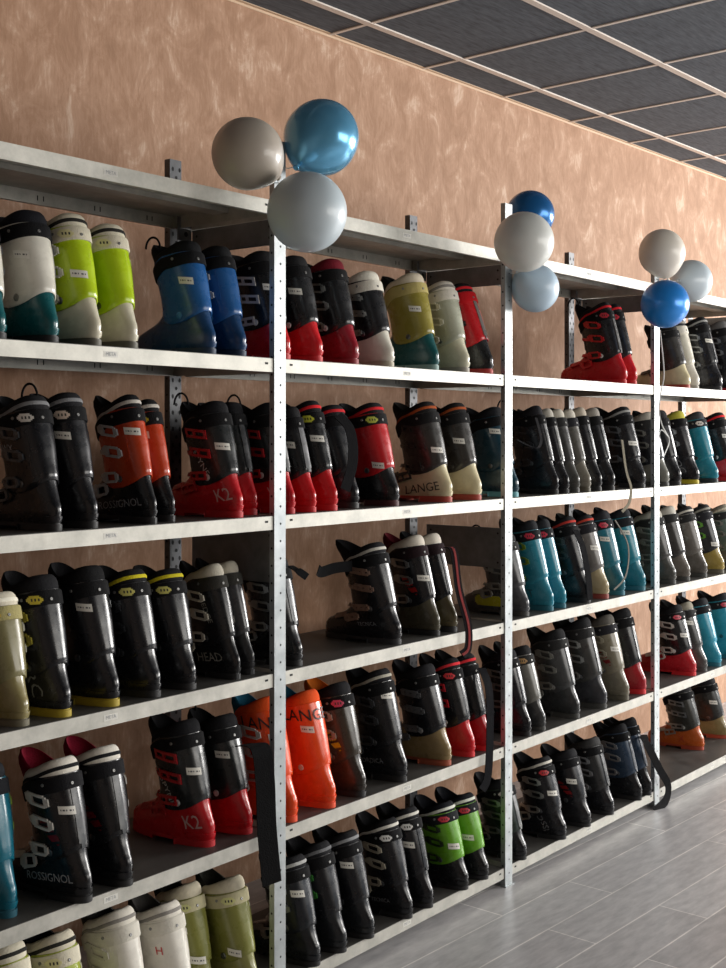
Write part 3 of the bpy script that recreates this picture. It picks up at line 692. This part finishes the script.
 (5, 320.6, 855, -.010, M(blk, tr='#a9aaa8', stk=.225, stk_s=.03, cu='#1c2026', sh='#1a1d21'), 'black ski boot with tilted sticker just right of the first post, bottom row'),
 (5, 347, 842, -.010, M(blk, tr='#6d6e70', bu='#3f8a3a', stk=False, sh='#1d2023'), 'black ski boot with green buckles, bottom row'),
 (5, 374.5, 831, -.010, M(blk, tr='#8a8c8e', stk=.235, side=-1, sh='#1a1d20'), 'black ski boot with plain side between green buckles and white collar ones'),
 (5, 412.5, 818, -.010, M(blk, tr='#cfccc2', li='#1a1a1c', pa='#d8d8d4', bu='#a8a291', stk=False, text=[('TECNICA', .018, .12, .052, '#85888a', 4, 0)]), 'black ski boot with white collar and round badge, left of its pair, bottom row'),
 (5, 433, 807, -.010, M(blk, tr='#cfccc2', pa='#d8d8d4', side=-1, stk=.215, sp='#3c3e40'), 'black ski boot with white collar and white sticker, right of its pair, bottom row'),
 (5, 468, 802, -.010, M(grn, bu='#24301a'), 'green cuffed ski boot with black lower shell, left of the green pair'),
 (5, 488, 793, -.010, M(grn, side=-1), 'green cuffed ski boot with white sticker, right of the green pair'),
 (5, 526, 778, -.010, M(blk, cu='#1c2a22', sp='#a8aaa8', stk=False, pa='#b8b0a8'), 'dark green black ski boot behind the second post, bottom row'),
 (5, 565.5, 757, -.010, M(blk, tr='#c9c5ba', pa='#b8242c', bu='#b9bab6', stk=.19, text=[('ROSSI', .036, .10, .075, '#77797c', -70, 0)]), 'black ski boot with white piping and red badge right of second post, bottom row'),
 (5, 590, 748, -.010, M(blk, fl='#8a1a1c', stk=.2, sh='#1c1d20', side=-1), 'black ski boot with red flash, bottom row third bay'),
 (5, 613, 738, -.010, M(blk, cu='#2a2b2c', li='#3a3a3a', bu='#77787a', stk=False, sp='#6d6e6e'), 'charcoal ski boot with grey buckles left of the blue pair, bottom row'),
 (5, 641, 724, -.010, M(blk, cu='#2d3e52', bu='#77787a', stk=False, sp='#8b9098', loop=1), 'black ski boot with slate blue cuff, left of the slate blue pair, bottom row'),
 (5, 654, 718, -.010, M(blk, cu='#2d3e52', side=-1, sp='#8b9098', stk=False), 'black ski boot with slate blue cuff beside the third post, bottom row'),
 (5, 703, 684, .13, M(blk, sh='#b4551e', so='#9a3a20', cu='#33332f', li='#2a2a2c', piv='#b0b0aa', style=2, stk=False, text=[('X', .05, .12, .05, '#a0301a', 0, 0)]), 'grey ski boot with orange lower shell set back on the bottom shelf'),
 (5, 727, 676, .13, M(blk, sh='#8a7a50', so='#a8442a', cu='#2f302e', stk=.2, side=-1), 'charcoal ski boot with khaki heel right of the orange one, bottom row'),
]
def spec_left(i): return BOOTS[i][4].get('before', False)
GRP = {1: 'ski boots on the top row', 2: 'ski boots on the second row', 3: 'ski boots on the third row', 4: 'ski boots on the fourth row', 5: 'ski boots on the bottom row'}
info = {}
rows = {}
for i, b_ in enumerate(BOOTS): rows.setdefault(b_[0], []).append(i)
pos = {}; dep = {}
for r, ids in rows.items():
    ids.sort(key=lambda i: solve_x(BOOTS[i][1], BOOTS[i][3]))
    last = -9
    for i in ids:
        d = BOOTS[i][3]; top = .10 if r <= 2 else .075
        f = lambda d: solve_x(BOOTS[i][1], d + .012) - .027
        while f(d) - last < .090 and d < top: d += .004
        x = f(d)
        for kx in range(-1, 4):          # keep clear of posts and gusset panels
            if -.066 < x - kx * BAY < .066 and not (d > .03 and r not in (1, 3)):
                q = kx * BAY
                if x > q and not spec_left(i): x = q + .066
                else: x = q - .086
        x = max(x, last + .078)
        pos[i] = x; dep[i] = d; last = x
for r, ids in rows.items():
    ids.sort(key=lambda i: pos[i])
    for n, i in enumerate(ids):
        _, xr, yt, d, spec, lab = BOOTS[i]; d = dep[i]
        gap = .2
        for m in (n - 1, n + 1):
            if 0 <= m < len(ids): gap = min(gap, abs(pos[ids[m]] - pos[i]))
        wsc = max(.64, min(1.0, (gap - .010) / .112))
        x = pos[i]; z = SHZ[r]
        H = CAM[2] + (CY - yt) * depth(x, d + .08) / F - z
        H = max(.27, min(.37, H))
        rz = PI/2 + math.radians(random.uniform(-2.5, 2.5) * (1 if gap > .1 else .3)) + math.radians(spec.get('rot', 0))
        root, S, c = make_boot(spec, (x, d, z + .0003), rz, H, wsc)
        tag(root, lab, 'ski boot', GRP[r])
        info[i] = (root, S)
byx = lambda r, xr: next(info[i] for i in rows[r] if abs(BOOTS[i][1] - xr) < .6)

# loose straps that hang from single boots
def hang(r, xr, wpts, w, col, name='loose_strap', wdir=(1, -.35, 0), col2=None):
    root, S = byx(r, xr)
    inv = (Matrix.Translation(root.location) @ Matrix.Rotation(root.rotation_euler.z, 4, 'Z')).inverted()
    pts = [inv @ Vector(p) for p in wpts]; wd = inv.to_3x3() @ Vector(wdir)
    o = put(name, ribbon(pts, wd, w).mesh(name, 40), fabric(col), root)
    if col2:
        off = [p + (inv.to_3x3() @ Vector((-.0, -.002, 0))) for p in pts]
        put('woven_stripe', ribbon(off, wd, w*.3, .003).mesh('woven_stripe', 40), fabric(col2), o)
    return o
hang(4, 253, [at(243, 745, .05), at(260, 748, -.02), at(265, 780, -.03), at(267, 830, -.03), at(272, 884, -.03)], .060, '#0b0b0d')
hang(3, 303, [at(290, 566, .05), at(297, 570, .0), at(307, 577, -.01)], .022, '#141417')
hang(3, 457, [at(447, 547, .04), at(454, 552, .0), at(459, 590, -.01), at(468, 625, -.015), at(468, 648, -.016), at(462, 655, -.012)], .03, '#1a1518', col2='#8a3a3a')
hang(4, 491, [at(482, 668, .05), at(489, 690, .0), at(490, 730, -.012), at(488, 775, -.014), at(482, 790, -.008)], .032, '#16161a')
hang(2, 648, [at(622, 440, .05), at(626, 470, .0), at(631, 488, -.012), at(629, 503, -.014), at(622, 512, -.01)], .012, '#8e8878')
hang(5, 654, [at(643, 735, .05), at(646, 742, -.014), at(660, 770, -.026), at(668, 785, -.03), at(666, 800, -.03), at(655, 811, -.02)], .035, '#121214')
hang(3, 590, [at(575, 530, .05), at(582, 545, .01), at(588, 575, -.004), at(590, 600, -.006)], .03, '#151518')
hang(3, 648, [at(615, 520, .05), at(628, 545, -.004), at(626, 575, -.006), at(614, 590, -.004)], .007, '#85827a')
hang(2, 359, [at(338, 415, .04), at(350, 430, .01), at(353, 460, .0), at(345, 490, .0)], .035, '#131316')
hang(3, 401.5, [at(352, 566, .16), at(335, 568, .17), at(322, 572, .18), at(318, 570, .18)], .035, '#121214', wdir=(0, 0, 1))
hang(2, 558, [at(517, 440, .10), at(535, 448, .02), at(541, 440, .01), at(536, 418, .06)], .012, '#2c2c2f')

# ------------------------------------------------------------------ balloons
def balloon_mat(h, met, rough, trans=0.0):
    m, nt, b, tc = nodes('balloon_' + h.lstrip('#'))
    n = nt.nodes.new('ShaderNodeTexNoise'); n.inputs['Scale'].default_value = 6
    nt.links.new(tc.outputs['Object'], n.inputs['Vector'])
    c = lin(h); r = ramp(nt, [(.3, tuple(x*.95 for x in c[:3])), (.7, tuple(min(1, x*1.04) for x in c[:3]))])
    nt.links.new(n.outputs['Fac'], r.inputs[0]); nt.links.new(r.outputs[0], b.inputs['Base Color'])
    b.inputs['Metallic'].default_value = met; b.inputs['Roughness'].default_value = rough
    b.inputs['Subsurface Weight'].default_value = trans; b.inputs['Subsurface Radius'].default_value = (.05, .05, .05)
    b.inputs['Coat Weight'].default_value = .3
    return m
def balloon(px, py, wy, rpx, rpy, knot, m, label, group):
    c = at(px, py, wy); Z = depth(c.x, c.y); r = rpx * Z / F; rl = rpy * Z / F
    o = empty('balloon', c)
    tag(o, label, 'balloon', group)
    d = (Vector(knot) - c); dn = d.normalized()
    q = Vector((0, 0, -1)).rotation_difference(dn).to_matrix()
    rings = []; n = 40
    prof = []
    for i in range(25):
        a = PI * i / 24; zz = math.cos(a); rr = math.sin(a)
        if zz < -.35: 
            e = (-.35 - zz) / .65; zz -= .16 * e*e; rr *= 1 - .12 * e
        prof.append((max(rr, .035), zz))
    for (rr, zz) in prof: rings.append([q @ Vector((rr*r*math.cos(2*PI*j/n), rr*r*math.sin(2*PI*j/n), zz*rl)) for j in range(n)])
    put('bladder', loft(rings).mesh('bladder', 80), m, o)
    kz = -1.16 * rl; k2_ = []
    for (rr, dz) in ((.030, .004), (.05, -.006), (.06, -.012), (.03, -.02), (.09, -.04), (.085, -.043), (.02, -.03)):
        k2_.append([q @ Vector((rr*r*math.cos(2*PI*j/12), rr*r*math.sin(2*PI*j/12), kz + dz*r*4)) for j in range(12)])
    kp = c + q @ Vector((0, 0, kz - .03*r)); ep = Vector((kp.x, .0, kp.z)); post_x = round(kp.x / BAY) * BAY
    ep = Vector((post_x, -.001, min(kp.z, 2.47)))
    put('string', tube(smooth_path([kp - c, (kp + ep) / 2 - c + Vector((0, 0, -.006)), ep - c]), .0015, 6).mesh('string', 60), flat('#d9dad6'), o)
    put('knot', loft(k2_).mesh('knot', 60), m, o)
    return o
CHROME = balloon_mat('#66afd8', .5, .22); BLUE = balloon_mat('#1f86dc', .25, .3); DBLUE = balloon_mat('#1c69aa', .45, .25)
PEARL = balloon_mat('#c0cdd4', .0, .42, .2); BEIGE = balloon_mat('#b3aa9e', .0, .42, .2); PWHITE = balloon_mat('#d3d6d2', .0, .42, .2); PBLUE = balloon_mat('#b4cadb', .0, .42, .2)
k1 = at(284, 182, -.06); k2p = at(514, 262, -.06); k3 = at(668, 280, -.06)
balloon(248, 154, -.06, 36, 37, k1, BEIGE, 'greyish beige balloon left of the blue chrome one at the first post', 'balloons tied to the first post')
balloon(321, 138, -.06, 37.5, 40, k1, CHROME, 'shiny metallic blue balloon at the top of the first post', 'balloons tied to the first post')
balloon(307, 212, -.20, 40, 41, k1, PEARL, 'large pearl white balloon hanging lowest at the first post', 'balloons tied to the first post')
balloon(530, 215, .03, 24.5, 24, k2p + Vector((0, .06, 0)), DBLUE, 'dark blue balloon behind the white one at the second post', 'balloons tied to the second post')
balloon(524, 242, -.20, 30, 30, k2p, PWHITE, 'pearl white balloon in the middle of the second post cluster', 'balloons tied to the second post')
balloon(535, 288, -.06, 24, 25, k2p, PBLUE, 'pale bluish balloon hanging lowest at the second post', 'balloons tied to the second post')
balloon(662, 253, -.07, 23, 24, k3, BEIGE if False else balloon_mat('#d8d2c6', .0, .42, .2), 'cream beige balloon highest at the third post', 'balloons tied to the third post')
balloon(691, 281, -.06, 21, 22, k3, PEARL, 'pale grey balloon right of the bright blue one at the third post', 'balloons tied to the third post')
balloon(665, 304, -.22, 24, 24.5, k3, BLUE, 'bright blue balloon hanging lowest at the third post', 'balloons tied to the third post')
# curling ribbon below the third cluster
rb = at(664, 375, -.012); e = empty('balloon_ribbon', rb)
pts = [at(660, 330, -.03), at(664, 372, -.012), at(661, 392, -.012), at(659, 410, -.012), at(662, 425, -.012), at(669, 440, -.012), at(664, 455, -.012)]
put('strand', tube(smooth_path([p - rb for p in pts]), .003, 6).mesh('strand', 60), flat('#d9dad6'), e)
pts = [at(669, 438, -.014), at(661, 430, -.014), at(658, 445, -.014)]
put('strand', tube(smooth_path([p - rb for p in pts]), .0025, 6).mesh('strand', 60), flat('#d9dad6'), e)
tag(e, 'thin white ribbon dangling from the bright blue balloon at third post', 'ribbon')

# ------------------------------------------------------------------ light
w = bpy.data.worlds.new('daylight'); SC.world = w; w.use_nodes = True
bg = w.node_tree.nodes['Background']; bg.inputs['Color'].default_value = (.80, .88, 1, 1); bg.inputs['Strength'].default_value = .68
def area(name, loc, target, sx, sy, power, color):
    l = bpy.data.lights.new(name, 'AREA'); l.shape = 'RECTANGLE'; l.size = sx; l.size_y = sy; l.energy = power; l.color = color
    o = bpy.data.objects.new(name, l); COL.objects.link(o); o.location = loc
    o.rotation_euler = (Vector(target) - Vector(loc)).to_track_quat('-Z', 'Y').to_euler()
    return o
area('window_light', (9.2, -3.9, 2.3), (1.5, .1, 1.5), 4.2, 1.7, 900, (1, .97, .93))
area('front_fill_light', (2.6, -5.4, 2.3), (2.0, .3, 1.4), 4.0, 1.7, 150, (1, .96, .9))  # added fill light from the front, not a known source

# ------------------------------------------------------------------ camera
cd = bpy.data.cameras.new('camera'); cam = bpy.data.objects.new('camera', cd); COL.objects.link(cam)
cam.location = CAM; cam.rotation_euler = (PI/2, 0, TH - PI/2)
cd.sensor_fit = 'VERTICAL'; cd.sensor_height = 36; cd.sensor_width = 27; cd.lens = F * 36 / 968
cd.shift_y = -(484 - CY) / 968; cd.clip_start = .05
SC.camera = cam
SC.view_settings.view_transform = 'Standard'
